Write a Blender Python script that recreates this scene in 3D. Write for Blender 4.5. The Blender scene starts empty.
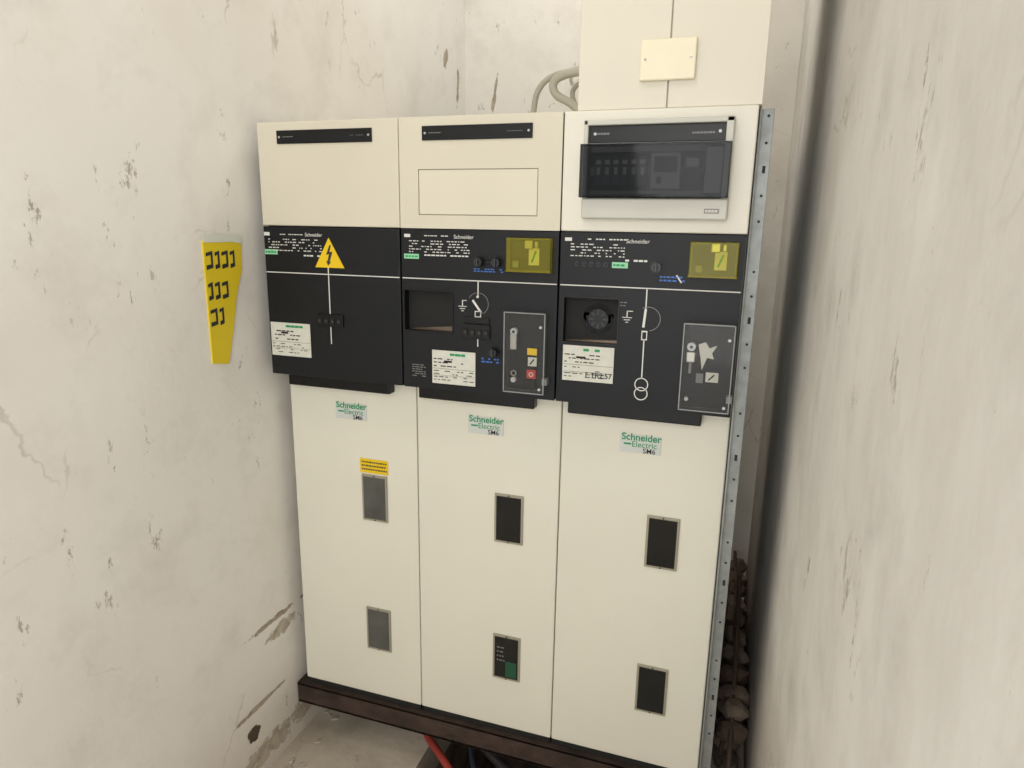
import bpy, bmesh, math, random
from mathutils import Vector, Matrix
random.seed(7)
scene=bpy.context.scene
scene.view_settings.view_transform='Standard'
scene.view_settings.look='None'

# ------------------------------------------------------------------ materials
def srgb(c):
    return tuple((x/255/12.92) if x/255<=0.04045 else ((x/255+0.055)/1.055)**2.4 for x in c)
def mat(name,col,rough=0.5,metal=0.0,var=0.04,scale=6.0,bump=0.0,bscale=60.0,spec=0.5,coat=0.0):
    m=bpy.data.materials.new(name);m.use_nodes=True
    nt=m.node_tree;b=nt.nodes["Principled BSDF"]
    b.inputs["Roughness"].default_value=rough;b.inputs["Metallic"].default_value=metal
    b.inputs["Specular IOR Level"].default_value=spec
    b.inputs["Coat Weight"].default_value=coat
    c=srgb(col)
    tc=nt.nodes.new("ShaderNodeTexCoord");n=nt.nodes.new("ShaderNodeTexNoise")
    n.inputs["Scale"].default_value=scale;n.inputs["Detail"].default_value=3
    nt.links.new(tc.outputs["Object"],n.inputs["Vector"])
    r=nt.nodes.new("ShaderNodeValToRGB")
    r.color_ramp.elements[0].position=0.3;r.color_ramp.elements[1].position=0.7
    r.color_ramp.elements[0].color=tuple(max(0,x*(1-var)) for x in c)+(1,)
    r.color_ramp.elements[1].color=tuple(min(1,x*(1+var)) for x in c)+(1,)
    nt.links.new(n.outputs["Fac"],r.inputs["Fac"]);nt.links.new(r.outputs["Color"],b.inputs["Base Color"])
    if bump>0.1:
        n2=nt.nodes.new("ShaderNodeTexNoise");n2.inputs["Scale"].default_value=bscale;n2.inputs["Detail"].default_value=3
        nt.links.new(tc.outputs["Object"],n2.inputs["Vector"])
        bp=nt.nodes.new("ShaderNodeBump");bp.inputs["Strength"].default_value=bump;bp.inputs["Distance"].default_value=0.01
        nt.links.new(n2.outputs["Fac"],bp.inputs["Height"]);nt.links.new(bp.outputs["Normal"],b.inputs["Normal"])
    return m
M={}
M['cream']=mat("cream_paint",(232,229,213),0.42,var=0.025,scale=2.5)
M['cream_top']=mat("cream_paint_top",(218,212,193),0.42,var=0.025,scale=3)
M['cream_emb']=mat("cream_paint_window_blank",(223,217,198),0.42,var=0.025,scale=3)
M['groove']=mat("panel_groove",(150,144,126),0.6)
M['cream_top3']=mat("cream_paint_top_pale",(231,227,213),0.42,var=0.02,scale=3)  # paler cream for the third cabinet's top panel
M['cream_body']=mat("cream_body",(205,200,182),0.5)
M['duct']=mat("trunking_paint",(227,221,205),0.45,var=0.03,scale=2)
M['ivory']=mat("ivory_plastic",(240,232,204),0.35)
M['black']=mat("black_panel_paint",(21,23,27),0.45,var=0.10,scale=5,spec=0.3)
M['black2']=mat("black_plastic",(12,13,15),0.35,spec=0.35)
M['deep']=mat("dark_interior",(9,9,10),0.9)
M['gap']=mat("dark_plastic_and_gap_shade",(28,27,26),0.8)  # small dark parts and joints, also the painted shade below the doors
M['dial']=mat("dark_grey_plastic",(52,53,56),0.4)
M['white']=mat("white_print",(225,225,220),0.6)
M['paper']=mat("paper_label_and_glare",(214,214,202),0.6,var=0.05,scale=60)  # label paper, also the white reflection shape under one cover
M['silverlab']=mat("silver_label",(190,192,190),0.35,metal=0.2)
M['ink']=mat("label_ink",(45,45,48),0.7)
M['tag']=mat("tag_plastic",(214,217,213),0.4)
M['green']=mat("green_print",(20,150,90),0.5)
M['stick']=mat("green_sticker",(150,214,170),0.5)
M['yellow']=mat("yellow_sticker",(238,200,20),0.5)
M['red']=mat("red_plastic",(190,60,50),0.4)
M['blue']=mat("blue_print",(60,110,190),0.5)
M['grey']=mat("grey_plastic",(200,199,189),0.4)
M['mgrey']=mat("mid_grey_plastic",(120,120,118),0.4)
M['lgrey']=mat("light_grey_plastic",(178,178,172),0.4)
M['steel']=mat("brushed_steel",(176,174,165),0.35,metal=0.9)
M['galv']=mat("galvanised_steel",(158,162,160),0.5,metal=0.55,var=0.15,scale=40)
M['wframe']=mat("window_gasket",(165,160,142),0.45,metal=0.3)
M['wglass']=mat("dark_window_glass",(22,24,25),0.1,var=0.25,scale=14,spec=0.4)
M['wglass2']=mat("grey_glass_with_reflection",(86,86,82),0.18,var=0.25,scale=14)  # same panes in lighter grey: reflection on the first cabinet put into the colour
M['pcb']=mat("green_board",(24,80,52),0.5)
M['rust']=mat("rusty_steel",(64,50,42),0.8,metal=0.1,var=0.4,scale=14,bump=0.4,bscale=60)
M['cabgrey']=mat("grey_conduit",(180,175,160),0.5)
M['cabred']=mat("red_cable_sheath",(168,66,56),0.5)
M['cabblk']=mat("black_cable_sheath",(45,42,44),0.5)
M['cabblu']=mat("dark_blue_cable_sheath",(46,52,66),0.5)
M['brick']=mat("old_brick",(112,92,78),0.9,var=0.3,scale=20,bump=0.5,bscale=50)
M['rubble']=mat("rubble_stone",(122,108,94),0.95,var=0.4,scale=12,bump=0.6,bscale=30)
M['plast']=mat("plaster_flake",(186,176,160),0.95,var=0.15,scale=12,bump=0.6,bscale=30)
M['wood']=mat("rotten_wood",(92,76,64),0.9,var=0.4,scale=10,bump=0.5,bscale=40)
M['posteryel']=mat("yellow_poster_paper",(232,206,40),0.55,var=0.05,scale=5)
M['posterwht']=mat("white_poster_paper",(225,228,220),0.55)

def clear(name,tint,base,trans,rough=0.05):
    m=bpy.data.materials.new(name);m.use_nodes=True;nt=m.node_tree;nt.nodes.clear()
    o=nt.nodes.new("ShaderNodeOutputMaterial");t=nt.nodes.new("ShaderNodeBsdfTransparent")
    g=nt.nodes.new("ShaderNodeBsdfPrincipled");mx=nt.nodes.new("ShaderNodeMixShader")
    t.inputs["Color"].default_value=tint+(1,)
    g.inputs["Base Color"].default_value=base+(1,);g.inputs["Roughness"].default_value=rough
    mx.inputs["Fac"].default_value=1-trans
    nt.links.new(t.outputs[0],mx.inputs[1]);nt.links.new(g.outputs[0],mx.inputs[2]);nt.links.new(mx.outputs[0],o.inputs[0])
    return m
M['clear']=clear("clear_acrylic",(0.95,0.95,0.95),(0.22,0.22,0.21),0.87)
M['clearedge']=clear("acrylic_edge",(0.8,0.82,0.82),(0.45,0.46,0.45),0.4,0.3)
M['cyel']=clear("yellow_acrylic",(0.92,0.88,0.35),(0.55,0.50,0.08),0.76,0.15)
M['smoke']=clear("smoked_acrylic",(0.62,0.63,0.65),(0.012,0.013,0.014),0.74,0.06)

def wallmat(name,base,dark,patches,axis,scratch=0.5,streak=0.0,bumps=0.3,low=None):
    """procedural limewash plaster; patches=(a,z,ra,rz,colour,shear) spots of missing plaster in wall coordinates"""
    m=bpy.data.materials.new(name);m.use_nodes=True;nt=m.node_tree;N=nt.nodes;L=nt.links
    b=N["Principled BSDF"];b.inputs["Roughness"].default_value=0.9;b.inputs["Specular IOR Level"].default_value=0.2
    tc=N.new("ShaderNodeTexCoord");src=tc.outputs["Object"]
    def noise(sc,det=4,vec=None,rough=0.6):
        n=N.new("ShaderNodeTexNoise");n.inputs["Scale"].default_value=sc;n.inputs["Detail"].default_value=det;n.inputs["Roughness"].default_value=rough
        L.new(vec or src,n.inputs["Vector"]);return n
    def ramp(inp,p0,p1,c0=(0,0,0,1),c1=(1,1,1,1)):
        r=N.new("ShaderNodeValToRGB");r.color_ramp.elements[0].position=p0;r.color_ramp.elements[1].position=p1
        r.color_ramp.elements[0].color=c0;r.color_ramp.elements[1].color=c1;L.new(inp,r.inputs["Fac"]);return r.outputs["Color"]
    def mix(f,a,bb):
        x=N.new("ShaderNodeMix");x.data_type='RGBA';L.new(f,x.inputs["Factor"])
        for i,v in ((6,a),(7,bb)):
            if isinstance(v,tuple): x.inputs[i].default_value=v
            else: L.new(v,x.inputs[i])
        return x.outputs[2]
    def math_(op,a,bb=None):
        x=N.new("ShaderNodeMath");x.operation=op
        for i,v in ((0,a),(1,bb)):
            if v is None: continue
            if isinstance(v,(int,float)): x.inputs[i].default_value=v
            else: L.new(v,x.inputs[i])
        return x.outputs[0]
    Bc=srgb(base)+(1,);D=srgb(dark)+(1,)
    big=noise(1.9,3).outputs["Fac"]
    col=mix(ramp(big,0.42,0.72),Bc,D)
    col=mix(math_('MULTIPLY',ramp(noise(7,4,None,0.65).outputs["Fac"],0.5,0.75),0.5),col,tuple(x*0.86 for x in D[:3])+(1,))
    # small specks / scratches
    mp=N.new("ShaderNodeMapping");mp.inputs["Scale"].default_value=(1,1,0.4);L.new(src,mp.inputs["Vector"])
    sp=ramp(noise(17,7,mp.outputs[0],0.78).outputs["Fac"],0.615,0.65)
    msk=ramp(noise(2.6,2).outputs["Fac"],0.45,0.56)
    col=mix(math_('MULTIPLY',math_('MULTIPLY',sp,msk),scratch),col,srgb((150,139,124))+(1,))
    # hairline cracks from distorted voronoi cell borders
    wv=N.new("ShaderNodeMix");wv.data_type='RGBA';wv.inputs["Factor"].default_value=0.12
    L.new(src,wv.inputs[6]);L.new(noise(6,4).outputs["Color"],wv.inputs[7])
    vo=N.new("ShaderNodeTexVoronoi");vo.feature='DISTANCE_TO_EDGE';vo.inputs["Scale"].default_value=2.6;L.new(wv.outputs[2],vo.inputs["Vector"])
    ck=math_('MULTIPLY',ramp(vo.outputs["Distance"],0.002,0.007,(1,1,1,1),(0,0,0,1)),ramp(big,0.53,0.6))
    col=mix(math_('MULTIPLY',ck,0.4*min(1,scratch+0.2)),col,srgb((150,139,122))+(1,))
    if streak>0:
        mp2=N.new("ShaderNodeMapping");mp2.inputs["Scale"].default_value=(2,2,1.0);L.new(src,mp2.inputs["Vector"])
        col=mix(math_('MULTIPLY',ramp(noise(2.0,6,mp2.outputs[0],0.7).outputs["Fac"],0.45,0.75),streak),col,srgb((140,130,118))+(1,))
    sep=N.new("ShaderNodeSeparateXYZ");L.new(src,sep.inputs[0])
    A=sep.outputs[axis];Z=sep.outputs[2]
    h=noise(5,5).outputs["Fac"]
    if low:   # brownish stain, fading upwards from the floor
        zz=math_('ADD',Z,math_('MULTIPLY',math_('SUBTRACT',noise(4,5,None,0.7).outputs["Fac"],0.5),low[3]))
        zz=math_('DIVIDE',math_('ADD',zz,0.25),low[2])
        col=mix(math_('MULTIPLY',ramp(zz,0.0,1.0,(1,1,1,1),(0,0,0,1)),low[1]),col,srgb(low[0])+(1,))
    if patches:
        wob=math_('MULTIPLY',math_('SUBTRACT',noise(14,5,None,0.7).outputs["Fac"],0.5),6.0)
        grit=ramp(noise(30,3).outputs["Fac"],0.4,0.65)
    for (a,z,ra,rz,c,shear) in patches:
        zz=math_('SUBTRACT',Z,z);aa=math_('SUBTRACT',math_('SUBTRACT',A,a),math_('MULTIPLY',zz,shear))
        u=math_('DIVIDE',aa,ra);v=math_('DIVIDE',zz,rz)
        d=math_('ADD',math_('ADD',math_('MULTIPLY',u,u),math_('MULTIPLY',v,v)),wob)
        k=ramp(d,0.62,0.95,(1,1,1,1),(0,0,0,1))
        n=mix(grit,srgb(c)+(1,),tuple(x*0.65 for x in srgb(c))+(1,))
        col=mix(k,col,n);h=math_('SUBTRACT',h,math_('MULTIPLY',k,0.6))
    L.new(col,b.inputs["Base Color"])
    bp=N.new("ShaderNodeBump");bp.inputs["Strength"].default_value=bumps;bp.inputs["Distance"].default_value=0.012
    L.new(h,bp.inputs["Height"]);L.new(bp.outputs["Normal"],b.inputs["Normal"])
    return m
M['wall_l']=wallmat("old_plaster_left",(243,240,234),(235,230,221),[
   (0.02,0.235,0.16,0.009,(184,170,150),2.0),(0.02,0.19,0.07,0.022,(204,194,178),1.0),
   (-0.13,-0.05,0.022,0.022,(96,82,70),0),(0.0,-0.13,0.20,0.035,(198,186,168),0.3),
   (-0.10,0.02,0.10,0.007,(184,170,150),1.5),
   (1.18,1.93,0.02,0.035,(198,186,168),0.2),(1.30,1.85,0.014,0.08,(190,176,156),0.1)],1,scratch=0.75,low=((186,170,148),0.4,0.35,0.5))
M['wall_b']=wallmat("old_plaster_back",(238,234,226),(228,222,212),[(0.10,1.85,0.008,0.09,(190,178,160),0.15)],0,scratch=0.8)
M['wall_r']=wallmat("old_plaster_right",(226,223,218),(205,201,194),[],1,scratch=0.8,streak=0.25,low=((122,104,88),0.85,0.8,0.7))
M['ceil']=mat("ceiling_plaster",(228,224,216),0.9,var=0.06,scale=3)
M['floor']=wallmat("dusty_concrete_floor",(208,197,180),(164,152,136),[],0,scratch=1.0,bumps=0.6)

# ------------------------------------------------------------------ builder
class B:
    def __init__(s,name): s.name=name;s.bm=bmesh.new();s.mats=[]
    def mi(s,m):
        if m not in s.mats: s.mats.append(m)
        return s.mats.index(m)
    def _merge(s,t,m):
        i=s.mi(m)
        for f in t.faces: f.material_index=i
        me=bpy.data.meshes.new("tmp");t.to_mesh(me);t.free();s.bm.from_mesh(me);bpy.data.meshes.remove(me)
    def box(s,x0,x1,y0,y1,z0,z1,m,bev=0,seg=2):
        t=bmesh.new();bmesh.ops.create_cube(t,size=1)
        bmesh.ops.scale(t,vec=(abs(x1-x0),abs(y1-y0),abs(z1-z0)),verts=t.verts)
        bmesh.ops.translate(t,vec=((x0+x1)/2,(y0+y1)/2,(z0+z1)/2),verts=t.verts)
        if bev: bmesh.ops.bevel(t,geom=t.edges[:],offset=bev,segments=seg,affect='EDGES',profile=0.5)
        s._merge(t,m);return s
    def poly(s,pts,y0,y1,m):   # prism from x,z outline
        t=bmesh.new();a=[t.verts.new((p[0],y0,p[1])) for p in pts];c=[t.verts.new((p[0],y1,p[1])) for p in pts]
        t.faces.new(a);t.faces.new(c[::-1]);n=len(pts)
        for i in range(n): t.faces.new((a[i],c[i],c[(i+1)%n],a[(i+1)%n]))
        bmesh.ops.recalc_face_normals(t,faces=t.faces[:]);s._merge(t,m);return s
    def cyl(s,c,r,y0,y1,m,seg=32,r2=None,bev=0):   # axis along Y
        t=bmesh.new();bmesh.ops.create_cone(t,cap_ends=True,segments=seg,radius1=r,radius2=r if r2 is None else r2,depth=abs(y1-y0))
        bmesh.ops.rotate(t,matrix=Matrix.Rotation(math.pi/2,3,'X'),verts=t.verts)
        bmesh.ops.translate(t,vec=(c[0],(y0+y1)/2,c[1]),verts=t.verts)
        s._merge(t,m);return s
    def ring(s,c,ri,ro,y0,y1,m,a0=0,a1=360,seg=40):
        full=abs(a1-a0)>=360;n=seg if full else seg+1;t=bmesh.new();V=[]
        for i in range(n):
            a=math.radians(a0+(a1-a0)*i/seg);co,si=math.cos(a),math.sin(a)
            V.append([t.verts.new((c[0]+r*co,y,c[1]+r*si)) for r,y in ((ri,y0),(ro,y0),(ro,y1),(ri,y1))])
        for i in range(seg):
            p,q=V[i],V[(i+1)%n]
            for k in range(4): t.faces.new((p[k],p[(k+1)%4],q[(k+1)%4],q[k]))
        if not full:
            t.faces.new(V[0]);t.faces.new(V[-1][::-1])
        bmesh.ops.recalc_face_normals(t,faces=t.faces[:]);s._merge(t,m);return s
    def line(s,a,b_,w,y0,y1,m):
        d=Vector((b_[0]-a[0],b_[1]-a[1]));n=Vector((-d.y,d.x)).normalized()*w/2
        return s.poly([(a[0]+n.x,a[1]+n.y),(b_[0]+n.x,b_[1]+n.y),(b_[0]-n.x,b_[1]-n.y),(a[0]-n.x,a[1]-n.y)],y0,y1,m)
    def rows(s,x0,x1,z0,z1,y,m,n=5,h=0.5,cmin=0.004,cmax=0.018,gap=0.003,fill=0.9):
        dz=(z1-z0)/n
        for i in range(n):
            z=z0+dz*(i+0.5);x=x0
            while x<x1-cmin:
                w=random.uniform(cmin,cmax)
                if x+w>x1: w=x1-x
                if random.random()<fill: s.box(x,x+w,y-0.0004,y,z-dz*h/2,z+dz*h/2,m)
                x+=w+gap
        return s
    def done(s,parent=None,smooth=False):
        me=bpy.data.meshes.new(s.name);s.bm.to_mesh(me);s.bm.free()
        for m in s.mats: me.materials.append(M[m])
        o=bpy.data.objects.new(s.name,me);scene.collection.objects.link(o)
        if parent: o.parent=parent
        if smooth:
            for p in me.polygons: p.use_smooth=True
        return o
def empty(name,loc=(0,0,0)):
    e=bpy.data.objects.new(name,None);e.location=loc;e.empty_display_size=0.1;scene.collection.objects.link(e);return e
def text(name,body,x,z,y,size,m,parent,align='LEFT',bold=0.0):
    c=bpy.data.curves.new(name,'FONT');c.body=body;c.size=size;c.align_x=align;c.extrude=0.0003;c.offset=bold
    c.materials.append(M[m]);o=bpy.data.objects.new(name,c);o.rotation_euler=(math.pi/2,0,0);o.location=(x,y,z)
    scene.collection.objects.link(o);o.parent=parent;return o
def tube(name,pts,r,m,parent=None):
    c=bpy.data.curves.new(name,'CURVE');c.dimensions='3D';c.bevel_depth=r;c.bevel_resolution=5;c.use_fill_caps=True
    s=c.splines.new('NURBS');s.points.add(len(pts)-1);s.order_u=3;s.use_endpoint_u=True;s.resolution_u=12
    for i,p in enumerate(pts): s.points[i].co=(*p,1)
    c.materials.append(M[m]);o=bpy.data.objects.new(name,c);scene.collection.objects.link(o)
    if parent:o.parent=parent
    return o

# ------------------------------------------------------------------ room
FL=-0.20; CE=2.75; LX=-0.032; RX=1.25; BY=1.38; FY=-2.6
B("wall_left").box(LX-0.15,LX,FY,BY,-0.9,CE,'wall_l').done()
B("wall_back").box(LX-0.15,RX+0.15,BY,BY+0.15,-0.9,CE,'wall_b').done()
B("wall_right").box(RX,RX+0.15,FY,BY,-0.9,CE,'wall_r').done()
B("ceiling").box(LX-0.15,RX+0.15,FY,BY+0.15,CE,CE+0.1,'ceil').done()
f=B("floor")
TX0,TX1,TY0,TY1=0.36,1.12,-0.02,0.72
f.box(LX,TX0,FY,BY,FL-0.12,FL,'floor').box(TX1,RX,FY,BY,FL-0.12,FL,'floor')
f.box(TX0,TX1,FY,TY0,FL-0.12,FL,'floor').box(TX0,TX1,TY1,BY,FL-0.12,FL,'floor')
f.box(TX0-0.05,TX1+0.05,TY0-0.05,TY1+0.05,-0.85,-0.8,'rubble')
f.box(TX0-0.05,TX0,TY0,TY1,-0.8,FL-0.12,'rubble').box(TX1,TX1+0.05,TY0,TY1,-0.8,FL-0.12,'rubble')
f.box(TX0,TX1,TY0-0.05,TY0,-0.8,FL-0.12,'rubble').box(TX0,TX1,TY1,TY1+0.05,-0.8,FL-0.12,'rubble')
f.done()

# ------------------------------------------------------------------ switchgear cabinets
W=0.375;DD=0.069;ZT=1.541;ZM=1.304;ZB=0.936
g=0.0012
def window(b,z0,z1,grey=False,pcb=False):
    x0,x1=0.2115,0.2865
    b.box(x0,x1,DD-0.004,DD+0.001,z0,z1,'wframe',0.0012)
    b.box(x0+0.0055,x1-0.0055,DD-0.0048,DD-0.003,z0+0.006,z1-0.006,'wglass2' if grey else 'wglass')
    if pcb:
        b.box(x0+0.036,x1-0.009,DD-0.0052,DD-0.004,z0+0.01,z0+0.055,'pcb')
        b.rows(x0+0.012,x0+0.034,z0+0.05,z0+0.1,DD-0.0049,'mgrey',4,0.3,0.004,0.01)
    for zc in (z0+0.0028,z1-0.0028): b.cyl(((x0+x1)/2,zc),0.002,DD-0.0055,DD-0.003,'ink',12)
def cabinet(i):
    X=i*W;root=empty("switchgear_cabinet",(X,0,0))
    b=B("cabinet_body")
    b.box(0.0,W,0.085,0.84,-0.0,0.93,'cream_body').box(0.0,W,0.075,0.84,0.93,ZT-0.002,'cream_body')
    b.box(0.004,W-0.004,DD+0.004,0.09,-0.018,0.93,'gap')  # dark slab: joints between doors, and a painted shadow strip below them
    b.box(0.003,W-0.003,0.02,0.08,ZB+0.002,ZT-0.004,'gap')
    b.done(root)
    # lower door
    b=B("lower_door");b.box(g,W-g,DD,0.088,0.0,0.932,'cream',0.003)
    window(b,0.538,0.668,grey=(i==0));window(b,0.148,0.277,grey=(i==0),pcb=(i==1));b.done(root)
    b=B("door_handle_lip");b.box(0.02,0.315,0.040,DD,0.899,0.929,'black2',0.003);b.done(root)
    # top panel
    b=B("top_panel");t='cream_top3' if i==2 else 'cream_top'
    if i==1:
        x0,x1,z0,z1=0.047,0.324,1.334,1.432
        b.box(g,W-g,0.003,0.03,ZM+0.001,ZT,'groove',0.001)
        b.box(g,W-g,0.0,0.004,ZM+0.001,z0,t).box(g,W-g,0.0,0.004,z1,ZT,t).box(g,x0,0,0.004,z0,z1,t).box(x1,W-g,0,0.004,z0,z1,t)
        b.box(x0+0.0018,x1-0.0018,0.0006,0.004,z0+0.0018,z1-0.0018,'cream_emb',0.0006)
    else: b.box(g,W-g,0.0,0.03,ZM+0.001,ZT,t,0.003)
    if i<2:
        b.box(0.058,0.310,-0.003,0.0,1.4915,1.5215,'black2',0.001)
        b.box(0.062,0.306,-0.0036,-0.003,1.496,1.506,'black')
        for xx in (0.066,0.302): b.cyl((xx,1.5065),0.0025,-0.0045,-0.003,'silverlab',12)
        b.rows(0.075,0.105,1.503,1.509,-0.0031,'mgrey',1,0.6,0.003,0.006,0.001).rows(0.255,0.292,1.503,1.508,-0.0031,'mgrey',1,0.6,0.003,0.006,0.001)
    b.done(root)
    # black operating panel (with recess where present)
    b=B("operating_panel")
    rec={1:(0.009,0.128,1.073,1.165),2:(0.014,0.131,1.072,1.167)}.get(i)
    x0,x1=g+0.001,W-g-0.001
    if rec:
        a,c,d,e=rec
        b.box(x0,x1,0,0.06,e,ZM-0.001,'black').box(x0,x1,0,0.06,ZB,d,'black').box(x0,a,0,0.06,d,e,'black').box(c,x1,0,0.06,d,e,'black')
        b.box(a,c,0.06,0.068,d,e,'deep')
        fr=0.003
        b.box(a-fr,c+fr,-0.002,0.001,e,e+fr,'black2').box(a-fr,c+fr,-0.002,0.001,d-fr,d,'black2').box(a-fr,a,-0.002,0.001,d,e,'black2').box(c,c+fr,-0.002,0.001,d,e,'black2')
        if i==1: b.poly([(a,d),(c,d),(c,d+0.012),(a+0.03,d+0.004)],0.02,0.06,'rubble').cyl((c-0.03,d+0.045),0.02,0.03,0.06,'black2')
        else:
            cc=(c-0.045,(d+e)/2+0.002)
            b.cyl(cc,0.042,0.035,0.06,'black').cyl(cc,0.030,0.020,0.036,'dial',32,0.034).cyl(cc,0.022,0.016,0.021,'black2')  # wider black disc paints a rim highlight around the lightened dial
            for q in range(8):
                an=q*math.pi/4;b.line((cc[0]+0.010*math.cos(an),cc[1]+0.010*math.sin(an)),(cc[0]+0.020*math.cos(an),cc[1]+0.020*math.sin(an)),0.003,0.0145,0.017,'dial')
            b.poly([(a,d),(c,d),(c,d+0.006),(a+0.05,d+0.003)],0.012,0.05,'rubble')
    else: b.box(x0,x1,0,0.06,ZB,ZM-0.001,'black',0.002)
    b.done(root)
    p=B("panel_markings");y=-0.0006
    hz=1.193
    p.box(0.004,W-0.004,y,0.0003,hz-0.0011,hz+0.0011,'white')
    return root,p,y
def nameplate(p,x0,x1,z0,z1,y):
    p.rows(x0+0.012,x1,z0,z1-0.006,y,'white',5,0.34,0.002,0.010,0.003,0.62)
def tag(b,root,z=0.814):
    b.box(0.14,0.232,DD-0.002,DD,z,z+0.043,'tag',0.0006)
    y=DD-0.0024
    text("maker_tag_text","Schneider",0.1425,z+0.030,y,0.0225,'green',root,bold=0.0004)
    text("maker_tag_sub","Electric",0.166,z+0.0145,y,0.019,'green',root)
    b.box(0.148,0.165,y,DD,z+0.0185,z+0.0225,'green')
    text("model_tag_text","SM6",0.192,z+0.0015,y,0.0165,'ink',root,bold=0.0001)
def bits(p,x0,x1,z0,z1,y,m): return p.box(x0,x1,y,0.0002,z0,z1,m)
def indicator(p,x0,x1,z0,z1):
    p.box(x0,x1,-0.006,0,z0,z1,'black2',0.0012)
    n=4
    for k in range(n):
        a=x0+(x1-x0)*(k+0.18)/n;c=x0+(x1-x0)*(k+0.82)/n
        p.box(a,c,-0.0085,-0.006,z0+(z1-z0)*0.2,z1-(z1-z0)*0.35,'gap',0.0008)
        p.cyl(((a+c)/2,z0+(z1-z0)*0.45),0.0035,-0.0095,-0.008,'dial',14)
def knob(p,x,z,r=0.0105):
    p.cyl((x,z),r*1.25,-0.003,0,'black2').cyl((x,z),r,-0.018,-0.003,'black2',24,).ring((x,z),r*0.55,r*0.75,-0.0185,-0.0178,'dial')
    p.box(x-0.002,x+0.002,-0.022,-0.018,z-r*0.8,z+r*0.8,'dial',0.0006)
def paper(p,x0,x1,z0,z1):
    p.box(x0,x1,-0.0012,0,z0,z1,'paper')
    y=-0.0012
    p.rows(x0+0.045,x1-0.02,z1-0.012,z1-0.005,y,'green',1,0.8,0.01,0.014,0.001)
    p.rows(x0+0.004,x1-0.03,z0+0.038,z1-0.016,y,'ink',3,0.3,0.004,0.014,0.003,0.7)
    p.rows(x0+0.004,x1-0.004,z0+0.006,z0+0.034,y,'ink',4,0.26,0.004,0.014,0.004,0.55)
    p.rows(x0+0.03,x0+0.06,z1-0.028,z1-0.023,y,'black2',1,0.9,0.02,0.03,0.002,1.0)
    for zz in (z0+0.036,z0+0.02): p.box(x0+0.002,x1-0.002,y-0.0003,y,zz-0.0003,zz+0.0003,'ink')
def yellowbox(root,x0,x1,z0,z1):
    b=B("lock_cover_contents")
    b.box(x0+0.004,x1-0.004,-0.003,0,z0+0.004,z1-0.004,'black2')
    b.box(x0+0.012,x0+0.045,-0.006,-0.003,z0+0.03,z1-0.008,'ink')
    b.box(x0+0.048,x0+0.071,-0.007,-0.003,z0+0.014,z0+0.050,'paper').line((x0+0.055,z0+0.02),(x0+0.064,z0+0.044),0.004,-0.0078,-0.007,'green')
    b.box(x0+0.040,x0+0.058,-0.014,-0.003,z0+0.048,z0+0.066,'steel',0.002).box(x0+0.062,x0+0.07,-0.014,-0.003,z0+0.05,z0+0.064,'steel',0.002)
    b.box(x0+0.012,x0+0.026,-0.01,-0.003,z0+0.008,z0+0.022,'mgrey',0.002)
    b.done(root)
    b=B("lock_cover");b.box(x0,x1,-0.019,-0.001,z0,z1,'cyel',0.002)
    b.box(x0-0.001,x1+0.001,-0.02,-0.001,z0-0.001,z0+0.002,'cyel');b.done(root)
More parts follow.
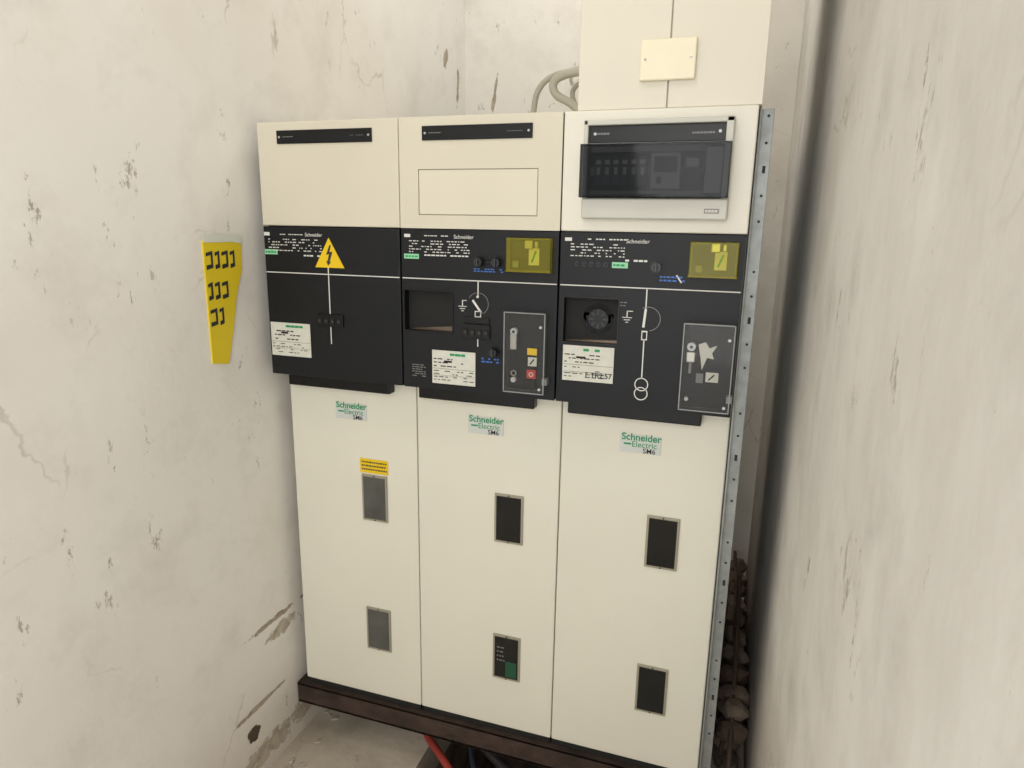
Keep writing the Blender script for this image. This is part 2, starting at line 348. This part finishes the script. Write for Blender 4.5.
def mechcover(root,x0,x1,z0,z1,kind):
    b=B("mechanism_controls")
    b.box(x0+0.003,x1-0.003,-0.002,0,z0+0.003,z1-0.003,'black2')
    if kind==0:
        b.box(x0+0.010,x0+0.026,-0.016,-0.002,z1-0.085,z1-0.05,'steel',0.002).cyl((x0+0.018,z1-0.045),0.008,-0.014,-0.002,'silverlab').cyl((x0+0.018,z1-0.045),0.003,-0.016,-0.013,'ink',12)
        b.cyl((x0+0.018,z0+0.025),0.006,-0.012,-0.002,'silverlab').ring((x0+0.018,z0+0.04),0.005,0.0065,-0.01,-0.008,'steel')
        b.box(x0+0.045,x0+0.073,-0.004,-0.002,z0+0.055,z0+0.100,'gap').box(x0+0.048,x0+0.07,-0.006,-0.004,z0+0.083,z0+0.098,'yellow')
        b.box(x0+0.050,x0+0.070,-0.006,-0.004,z0+0.058,z0+0.078,'paper').line((x0+0.055,z0+0.062),(x0+0.064,z0+0.074),0.003,-0.007,-0.006,'ink')
        b.box(x0+0.048,x0+0.070,-0.010,-0.002,z0+0.030,z0+0.050,'red',0.002).ring((x0+0.059,z0+0.040),0.0035,0.005,-0.0106,-0.010,'white')
        b.box(x0+0.048,x0+0.070,-0.010,-0.002,z0+0.008,z0+0.026,'gap',0.002)
    else:
        b.box(x0+0.008,x0+0.026,-0.016,-0.002,z1-0.082,z1-0.06,'steel',0.002).cyl((x0+0.017,z1-0.05),0.0085,-0.014,-0.002,'silverlab').cyl((x0+0.017,z1-0.05),0.003,-0.016,-0.013,'ink',12)
        b.box(x0+0.014,x0+0.02,-0.012,-0.002,z1-0.105,z1-0.082,'mgrey')
        b.box(x0+0.049,x0+0.074,-0.005,-0.002,z0+0.058,z0+0.078,'paper').line((x0+0.055,z0+0.062),(x0+0.066,z0+0.074),0.003,-0.006,-0.005,'ink')
        b.box(x0+0.03,x0+0.044,-0.006,-0.002,z0+0.055,z0+0.075,'mgrey')
        b.poly([(x0+0.030,z1-0.046),(x0+0.044,z1-0.040),(x0+0.052,z1-0.052),(x0+0.067,z1-0.046),(x0+0.058,z1-0.062),(x0+0.062,z1-0.074),(x0+0.049,z1-0.072),(x0+0.040,z1-0.098),(x0+0.036,z1-0.074)],-0.003,-0.002,'paper')  # white shape painting the crumpled reflection seen on the clear cover
        b.cyl((x0+0.014,z0+0.02),0.004,-0.01,-0.002,'silverlab')
    b.done(root)
    b=B("mechanism_cover");b.box(x0,x1,-0.028,-0.001,z0,z1,'clear',0.003)
    t=0.0022
    for q in ((x0,x0+t,z0,z1),(x1-t,x1,z0,z1),(x0,x1,z0,z0+t),(x0,x1,z1-t,z1)): b.box(q[0],q[1],-0.0295,-0.028,q[2],q[3],'clearedge')
    b.box(x1-0.007,x1+0.004,-0.02,-0.0,z0+0.02,z0+0.034,'clearedge').cyl((x1-0.010,z1-0.03),0.003,-0.031,-0.028,'silverlab',12).cyl((x1-0.010,z0+0.012),0.003,-0.031,-0.028,'silverlab',12)
    b.done(root)

# --- cabinet 1 (busbar incoming)
root,p,y=cabinet(0)
nameplate(p,0.004,0.166,1.243,1.282,y);bits(p,0.003,0.040,1.236,1.248,y,'stick');p.rows(0.006,0.037,1.238,1.246,y,'green',1,0.5,0.004,0.008,0.002)
bits(p,0.004,0.020,1.281,1.289,y,'white');p.rows(0.05,0.115,1.282,1.287,y,'white',1,0.4,0.004,0.008,0.002)
text("maker_mark","Schneider",0.121,1.281,-0.0008,0.012,'white',root)
p.rows(0.115,0.166,1.232,1.239,y,'white',1,0.5,0.005,0.01,0.002)
p.box(0.180,0.1825,y,0,1.024,1.21,'white')
p.poly([(0.146,1.209),(0.226,1.209),(0.186,1.279)],-0.0012,0,'yellow')
p.poly([(0.188,1.262),(0.178,1.239),(0.186,1.241),(0.181,1.224),(0.1775,1.2255),(0.182,1.2135),(0.1905,1.2225),(0.187,1.2235),(0.1955,1.247),(0.187,1.2455),(0.192,1.262)],-0.0018,-0.001,'ink')
indicator(p,0.147,0.218,1.067,1.098)
paper(p,0.007,0.122,0.985,1.069)
p.done(root)
b=B("door_labels");tag(b,root)
b.box(0.207,0.290,DD-0.001,DD,0.672,0.711,'yellow');b.rows(0.212,0.286,0.677,0.707,DD-0.001,'ink',3,0.42,0.003,0.007,0.002,1.0);b.done(root)

# --- cabinet 2 (switch)
root,p,y=cabinet(1)
nameplate(p,0.010,0.170,1.250,1.286,y);bits(p,0.009,0.046,1.237,1.248,y,'stick');p.rows(0.012,0.043,1.239,1.246,y,'green',1,0.5,0.004,0.008,0.002)
bits(p,0.010,0.025,1.285,1.292,y,'white');p.rows(0.06,0.12,1.287,1.291,y,'white',1,0.5,0.004,0.008,0.002)
text("maker_mark","Schneider",0.132,1.284,-0.0008,0.012,'white',root)
p.rows(0.06,0.17,1.243,1.249,y,'white',1,0.5,0.005,0.01,0.002)
cx=0.1905
p.box(cx-0.0012,cx+0.0012,y,0,1.158,1.193,'white').box(cx-0.0012,cx+0.0012,y,0,1.045,1.068,'white')
p.line((cx-0.013,1.150),(cx+0.008,1.122),0.005,y,0,'white')          # blade
p.cyl((cx-0.001,1.158),0.003,y,0,'white',16)
p.ring((cx,1.142),0.024,0.0252,y,0,'mgrey',-60,150)
p.box(cx-0.0075,cx+0.0075,y,0,1.112,1.126,'white').box(cx-0.0055,cx+0.0055,y-0.0003,0,1.114,1.124,'black')
ex=0.153
p.box(ex,ex+0.010,y,0,1.1475,1.149,'white').box(ex-0.001,ex+0.001,y,0,1.134,1.149,'white')
for k,w in enumerate((0.010,0.0065,0.003)): p.box(ex-w,ex+w,y,0,1.134-0.005*k,1.1355-0.005*k,'white')
indicator(p,0.155,0.221,1.063,1.096)
p.box(0.158,0.218,-0.004,0,1.098,1.112,'black2',0.001)
knob(p,0.195,1.235);knob(p,0.236,1.235);knob(p,0.232,1.036,0.010)
p.box(0.205,0.228,-0.006,0,1.2315,1.2385,'black2',0.001)
p.rows(0.180,0.250,1.212,1.222,y,'blue',2,0.5,0.004,0.009,0.002,0.7);p.rows(0.200,0.245,1.008,1.022,y,'blue',2,0.5,0.004,0.009,0.002,0.9)
p.rows(0.025,0.06,0.962,0.994,y,'mgrey',6,0.4,0.004,0.012,0.002,0.9)
paper(p,0.077,0.185,0.951,1.030)
p.done(root)
yellowbox(root,0.261,0.360,1.218,1.289);mechcover(root,0.262,0.356,0.953,1.132,0)
b=B("door_labels");tag(b,root,0.816);b.done(root)

# --- cabinet 3 (transformer protection)
root,p,y=cabinet(2)
nameplate(p,0.012,0.138,1.252,1.288,y);bits(p,0.113,0.146,1.232,1.244,y,'stick');p.rows(0.116,0.143,1.234,1.242,y,'green',1,0.5,0.004,0.008,0.002)
bits(p,0.011,0.026,1.285,1.292,y,'white');p.rows(0.06,0.14,1.287,1.292,y,'white',1,0.5,0.004,0.008,0.002)
text("maker_mark","Schneider",0.140,1.283,-0.0008,0.012,'white',root)
p.rows(0.14,0.185,1.244,1.252,y,'white',1,0.5,0.005,0.01,0.002)
for k in range(5): p.cyl((0.040+0.015*k,1.238),0.005,-0.002,0,'black2',16).ring((0.040+0.015*k,1.238),0.004,0.005,-0.0026,-0.002,'dial',seg=16)
cx=0.1880
p.box(cx-0.0012,cx+0.0012,y,0,1.150,1.193,'white').box(cx-0.0012,cx+0.0012,y,0,1.003,1.095,'white')
p.line((cx,1.150),(cx-0.003,1.112),0.005,y,0,'white').ring((cx+0.006,1.130),0.024,0.0255,y,0,'mgrey',-80,120)
p.box(cx-0.006,cx+0.006,y,0,1.085,1.105,'white').box(cx-0.004,cx+0.004,y-0.0003,0,1.088,1.102,'black')
ex=0.150
p.box(ex,ex+0.012,y,0,1.1435,1.145,'white').box(ex-0.001,ex+0.001,y,0,1.130,1.145,'white')
for k,w in enumerate((0.010,0.0065,0.003)): p.box(ex-w,ex+w,y,0,1.130-0.005*k,1.1315-0.005*k,'white')
for zc in (0.990,0.970): p.ring((cx,zc),0.0125,0.0145,y,0,'white')
knob(p,0.205,1.237,0.011)
p.rows(0.212,0.262,1.207,1.221,y,'blue',2,0.5,0.004,0.009,0.002,0.9)
p.line((0.245,1.222),(0.256,1.207),0.003,y-0.0004,0,'white')
p.rows(0.135,0.15,1.152,1.165,y,'mgrey',2,0.3,0.004,0.008,0.002)
paper(p,0.015,0.127,0.986,1.064)
p.done(root)
text("handwritten_mark","F·TR2.57",0.066,0.996,-0.0018,0.016,'ink',root,bold=0.0002)
yellowbox(root,0.269,0.361,1.221,1.289);mechcover(root,0.269,0.369,0.950,1.130,1)
b=B("door_labels");tag(b,root,0.814);b.done(root)

# ------------------------------------------------------------------ distribution box with smoked lid on cabinet 3
root=empty("breaker_distribution_box",(0.75,0,0))
b=B("enclosure")
x0,x1,z0,z1=0.047,0.333,1.331,1.520
b.box(x0,x1,-0.006,-0.0005,z0,z1,'grey',0.003)
b.box(x0,x1,-0.020,-0.006,z0,1.371,'grey',0.003)
b.box(x0,0.056,-0.020,-0.006,1.371,z1,'grey',0.002).box(0.319,x1,-0.020,-0.006,1.371,z1,'grey',0.002)
b.box(x0,x1,-0.020,-0.006,1.510,z1,'grey',0.002)
b.box(0.056,0.319,-0.009,-0.005,1.478,1.510,'black2',0.001)
b.rows(0.25,0.30,1.490,1.496,-0.009,'mgrey',1,0.6,0.003,0.006,0.001);b.rows(0.07,0.10,1.492,1.498,-0.009,'mgrey',1,0.6,0.003,0.006,0.001)
for xx in (0.068,0.308): b.cyl((xx,1.495),0.003,-0.0102,-0.009,'silverlab',12)
b.box(0.290,0.318,-0.0208,-0.02,1.343,1.352,'mgrey');b.rows(0.292,0.316,1.344,1.351,-0.0208,'grey',1,0.7,0.004,0.007,0.001)
b.box(0.056,0.322,-0.010,-0.006,1.372,1.475,'gap')
b.box(0.286,0.316,-0.016,-0.010,1.382,1.466,'lgrey',0.001)  # pale block painting the lighter reflection at the lid's right end
b.box(0.062,0.283,-0.012,-0.010,1.460,1.470,'mgrey').box(0.062,0.283,-0.012,-0.010,1.378,1.386,'mgrey')
b.done(root)
b=B("circuit_breakers")
b.box(0.062,0.283,-0.013,-0.0098,1.416,1.432,'mgrey')
for k in range(6):
    xx=0.072+0.0175*k
    b.box(xx,xx+0.0168,-0.022,-0.010,1.395,1.452,'dial',0.001).box(xx+0.005,xx+0.012,-0.0235,-0.022,1.416,1.430,'lgrey',0.0004).box(xx+0.003,xx+0.013,-0.0225,-0.0218,1.436,1.444,'lgrey')
b.box(0.184,0.240,-0.022,-0.010,1.390,1.456,'lgrey',0.001).box(0.190,0.234,-0.023,-0.0218,1.420,1.450,'ink').box(0.196,0.205,-0.0235,-0.022,1.398,1.412,'ink')
b.box(0.246,0.278,-0.020,-0.010,1.395,1.452,'dial',0.001).box(0.250,0.274,-0.021,-0.020,1.43,1.446,'lgrey')
b.done(root)
b=B("smoked_lid")
x0,x1,z0,z1=0.044,0.332,1.372,1.474
b.box(x0,x1,-0.034,-0.031,z0,z1,'smoke',0.001)
b.box(x0,x1,-0.031,-0.0205,z1-0.003,z1,'smoke').box(x0,x1,-0.031,-0.0205,z0,z0+0.003,'smoke').box(x0,x0+0.003,-0.031,-0.0205,z0+0.003,z1-0.003,'smoke').box(x1-0.003,x1,-0.031,-0.0205,z0+0.003,z1-0.003,'smoke')
b.box(0.150,0.200,-0.038,-0.034,1.3735,1.378,'smoke',0.001)
b.done(root)

# ------------------------------------------------------------------ trunking above cabinet 3
root=empty("cable_trunking_cabinet",(0,0,0))
b=B("trunking_body");b.box(0.776,1.129,0.016,0.6,ZT+0.0005,2.45,'duct',0.002)
b.box(0.776,0.9520,0.008,0.016,ZT+0.001,2.45,'duct',0.0015).box(0.9545,1.129,0.008,0.016,ZT+0.001,2.45,'duct',0.0015);b.done(root)
b=B("blanking_plate");b.box(0.898,1.003,-0.002,0.0079,1.591,1.665,'ivory',0.003,3)
for xx in (0.908,0.993): b.cyl((xx,1.629),0.0028,-0.003,-0.001,'steel',16).box(xx-0.002,xx+0.002,-0.0034,-0.0029,1.6285,1.6295,'ink')
b.done(root)

# ------------------------------------------------------------------ galvanised side flange
b=B("galvanised_side_frame")
b.box(1.1265,1.130,0.05,0.84,-0.2,1.543,'galv').box(1.130,1.153,0.066,0.069,-0.2,1.543,'galv',0.0008).box(1.151,1.153,0.069,0.10,-0.2,1.543,'galv')
for k in range(34):
    z=-0.12+k*0.05
    if k%3!=1: b.cyl((1.143,z),0.0028,0.0655,0.0662,'ink',14)
    elif k%2: b.box(1.1400,1.146,0.0655,0.0662,z-0.007,z+0.007,'ink')
b.done()

# ------------------------------------------------------------------ rusty base
root=empty("steel_base_frame")
b=B("beams");z0,z1=-0.085,-0.021
for (xa,xb,ya,yb) in ((-0.028,1.125,0.060,0.066),(-0.028,1.125,0.77,0.776)): b.box(xa,xb,ya,yb,z0,z1,'rust',0.001)
for (ya,yb) in ((0.060,0.11),(0.726,0.776)): b.box(-0.028,1.125,ya,yb,z1-0.006,z1,'rust').box(-0.028,1.125,ya,yb,z0,z0+0.006,'rust')
for xx in (-0.025,0.37,0.745,1.115): b.box(xx,xx+0.006,0.066,0.77,z0,z1,'rust')
b.done(root)
b=B("support_piers")
for (xx,yy) in ((0.02,0.70),(0.24,0.74),(1.13-0.13,0.74),(0.02,0.42)):
    for k in range(2): b.box(xx,xx+0.11,yy-0.03,yy+0.07,FL+0.057*k,FL+0.055+0.057*k,'brick',0.004)
b.done(root)

# ------------------------------------------------------------------ cables
root=empty("conduit_cables")
tube("conduit_a",[(0.53,0.5,1.545),(0.532,0.5,1.63),(0.545,0.5,1.685),(0.585,0.5,1.715),(0.64,0.5,1.722),(0.70,0.5,1.735),(0.777,0.5,1.73)],0.008,'cabgrey',root)
tube("conduit_b",[(0.70,0.45,1.545),(0.69,0.45,1.60),(0.65,0.45,1.635),(0.605,0.45,1.655),(0.598,0.45,1.69),(0.64,0.45,1.708),(0.70,0.45,1.71),(0.777,0.45,1.70)],0.011,'cabgrey',root)
tube("conduit_c",[(0.66,0.55,1.545),(0.655,0.55,1.62),(0.625,0.55,1.67),(0.64,0.55,1.70),(0.70,0.55,1.715),(0.777,0.55,1.715)],0.007,'cabgrey',root)
root=empty("power_cables")
tube("red_cable",[(0.28,0.45,-0.188),(0.29,0.28,-0.186),(0.33,0.17,-0.180),(0.43,0.09,-0.175),(0.52,0.01,-0.185),(0.58,-0.10,-0.188),(0.70,-0.25,-0.188)],0.011,'cabred',root)
tube("black_cable",[(0.36,0.50,-0.10),(0.40,0.30,-0.13),(0.48,0.18,-0.15),(0.62,0.10,-0.17),(0.80,0.02,-0.175),(1.0,-0.10,-0.185)],0.014,'cabblk',root)
tube("blue_cable",[(0.45,0.50,-0.10),(0.46,0.25,-0.15),(0.50,0.12,-0.17),(0.60,-0.02,-0.185),(0.74,-0.16,-0.190)],0.008,'cabblu',root)

# ------------------------------------------------------------------ poster on the left wall
root=empty("yellow_safety_poster")
def yzpoly(name,pts,x0,x1,m,parent):
    t=bmesh.new();a=[t.verts.new((x1,p[0],p[1])) for p in pts];c=[t.verts.new((x0,p[0],p[1])) for p in pts];n=len(pts)
    t.faces.new(a);t.faces.new(c[::-1])
    for i in range(n): t.faces.new((a[i],c[i],c[(i+1)%n],a[(i+1)%n]))
    bmesh.ops.recalc_face_normals(t,faces=t.faces[:]);me=bpy.data.meshes.new(name);t.to_mesh(me);t.free();me.materials.append(M[m])
    o=bpy.data.objects.new(name,me);scene.collection.objects.link(o);o.parent=parent;return o
X0=LX
yzpoly("sheet",[(-0.17,1.272),(-0.046,1.275),(-0.050,1.20),(-0.074,1.14),(-0.094,1.06),(-0.118,0.98),(-0.17,0.99)],X0,X0+0.004,'posteryel',root)
yzpoly("sheet_header",[(-0.17,1.266),(-0.075,1.266),(-0.046,1.262),(-0.048,1.282),(-0.17,1.286)],X0+0.004,X0+0.005,'posterwht',root)
for k,(z,e) in enumerate(((1.205,-0.062),(1.135,-0.088),(1.075,-0.104))):
    xx=-0.165
    while xx<e-0.012:
        w=random.uniform(0.014,0.022);o=min(xx+w,e);q=0.006
        yzpoly("print_%d"%k,[(xx,z),(o,z+0.004),(o,z+0.042),(xx,z+0.038),(xx,z+0.030),(o-q,z+0.033),(o-q,z+0.012),(xx,z+0.010)],X0+0.004,X0+0.0046,'ink',root);xx+=w+0.007

# ------------------------------------------------------------------ rubble
def blob(name,loc,s,m,parent,seed):
    t=bmesh.new();bmesh.ops.create_icosphere(t,subdivisions=2,radius=1);rr=random.Random(seed)
    for v in t.verts: v.co*=rr.uniform(0.72,1.12);v.co=Vector((v.co.x*s[0],v.co.y*s[1],v.co.z*s[2]))
    bmesh.ops.rotate(t,matrix=Matrix.Rotation(rr.uniform(0,6),3,'Z'),verts=t.verts)
    lo=min(v.co.z for v in t.verts)
    me=bpy.data.meshes.new(name);t.to_mesh(me);t.free();me.materials.append(M[m]);o=bpy.data.objects.new(name,me);o.location=(loc[0],loc[1],loc[2]-lo);scene.collection.objects.link(o);o.parent=parent;return o
root=empty("rubble_pile")
k=0
for yy in [0.15+0.1*j for j in range(12)]:
    for lay in range(4):
        if yy<0.35 and lay>1: continue
        blob("stone",(1.203+random.uniform(-0.006,0.006),yy+random.uniform(-.03,.03),FL+lay*0.05),(0.034,0.05,0.034),random.choice(['rubble','rubble','brick','wood']),root,k);k+=1
tube("stick",[(1.20,0.2,-0.1),(1.21,0.5,0.05),(1.205,0.9,0.18)],0.007,'wood',root)
tube("stick",[(1.18,0.3,-0.12),(1.22,0.6,0.0),(1.19,1.1,0.12)],0.006,'wood',root)
root=empty("plaster_debris")
for j in range(26):
    s=random.uniform(0.003,0.009)
    blob("flake",(LX+0.015+abs(random.gauss(0,0.06)),random.uniform(-0.30,0.25),FL),(s*1.6,s*1.1,s*0.4),'plast',root,100+j)

# ------------------------------------------------------------------ lights, world
w=bpy.data.worlds.new("World");scene.world=w;w.use_nodes=True
w.node_tree.nodes["Background"].inputs[0].default_value=(0.97,0.985,1.0,1);w.node_tree.nodes["Background"].inputs[1].default_value=1.25
def area(name,loc,tgt,sx,sy,e,c):
    l=bpy.data.lights.new(name,'AREA');l.shape='RECTANGLE';l.size=sx;l.size_y=sy;l.energy=e;l.color=c
    o=bpy.data.objects.new(name,l);o.location=loc;o.rotation_euler=(Vector(tgt)-Vector(loc)).to_track_quat('-Z','Y').to_euler();scene.collection.objects.link(o);return o
area("doorway_daylight",(0.95,-2.4,1.4),(0.25,0,0.55),0.8,1.8,18,(1,0.985,0.95))
area("fill_light",(0.55,-0.75,2.7),(0.2,0.2,0),0.5,0.5,6,(1,0.975,0.925))  # added fill to brighten the walls, no known fixture
area("fill_light.001",(0.7,0.75,2.72),(0.45,1.0,0),0.6,0.3,6.0,(1,0.985,0.955))  # second added fill, brightens the back walls behind the cabinets

# ------------------------------------------------------------------ camera
cam=bpy.data.cameras.new("camera");co=bpy.data.objects.new("camera",cam);scene.collection.objects.link(co)
r=Vector((0.94834,0.31683,0.01647));d=Vector((0.08724,-0.21051,-0.97369));fw=Vector((-0.30503,0.92482,-0.22728))
m=Matrix((( r.x,-d.x,-fw.x,1.1176),(r.y,-d.y,-fw.y,-1.4212),(r.z,-d.z,-fw.z,1.3144),(0,0,0,1)))
co.matrix_world=m
cam.sensor_width=36;cam.lens=679.06*36/1024;cam.clip_start=0.01
scene.camera=co
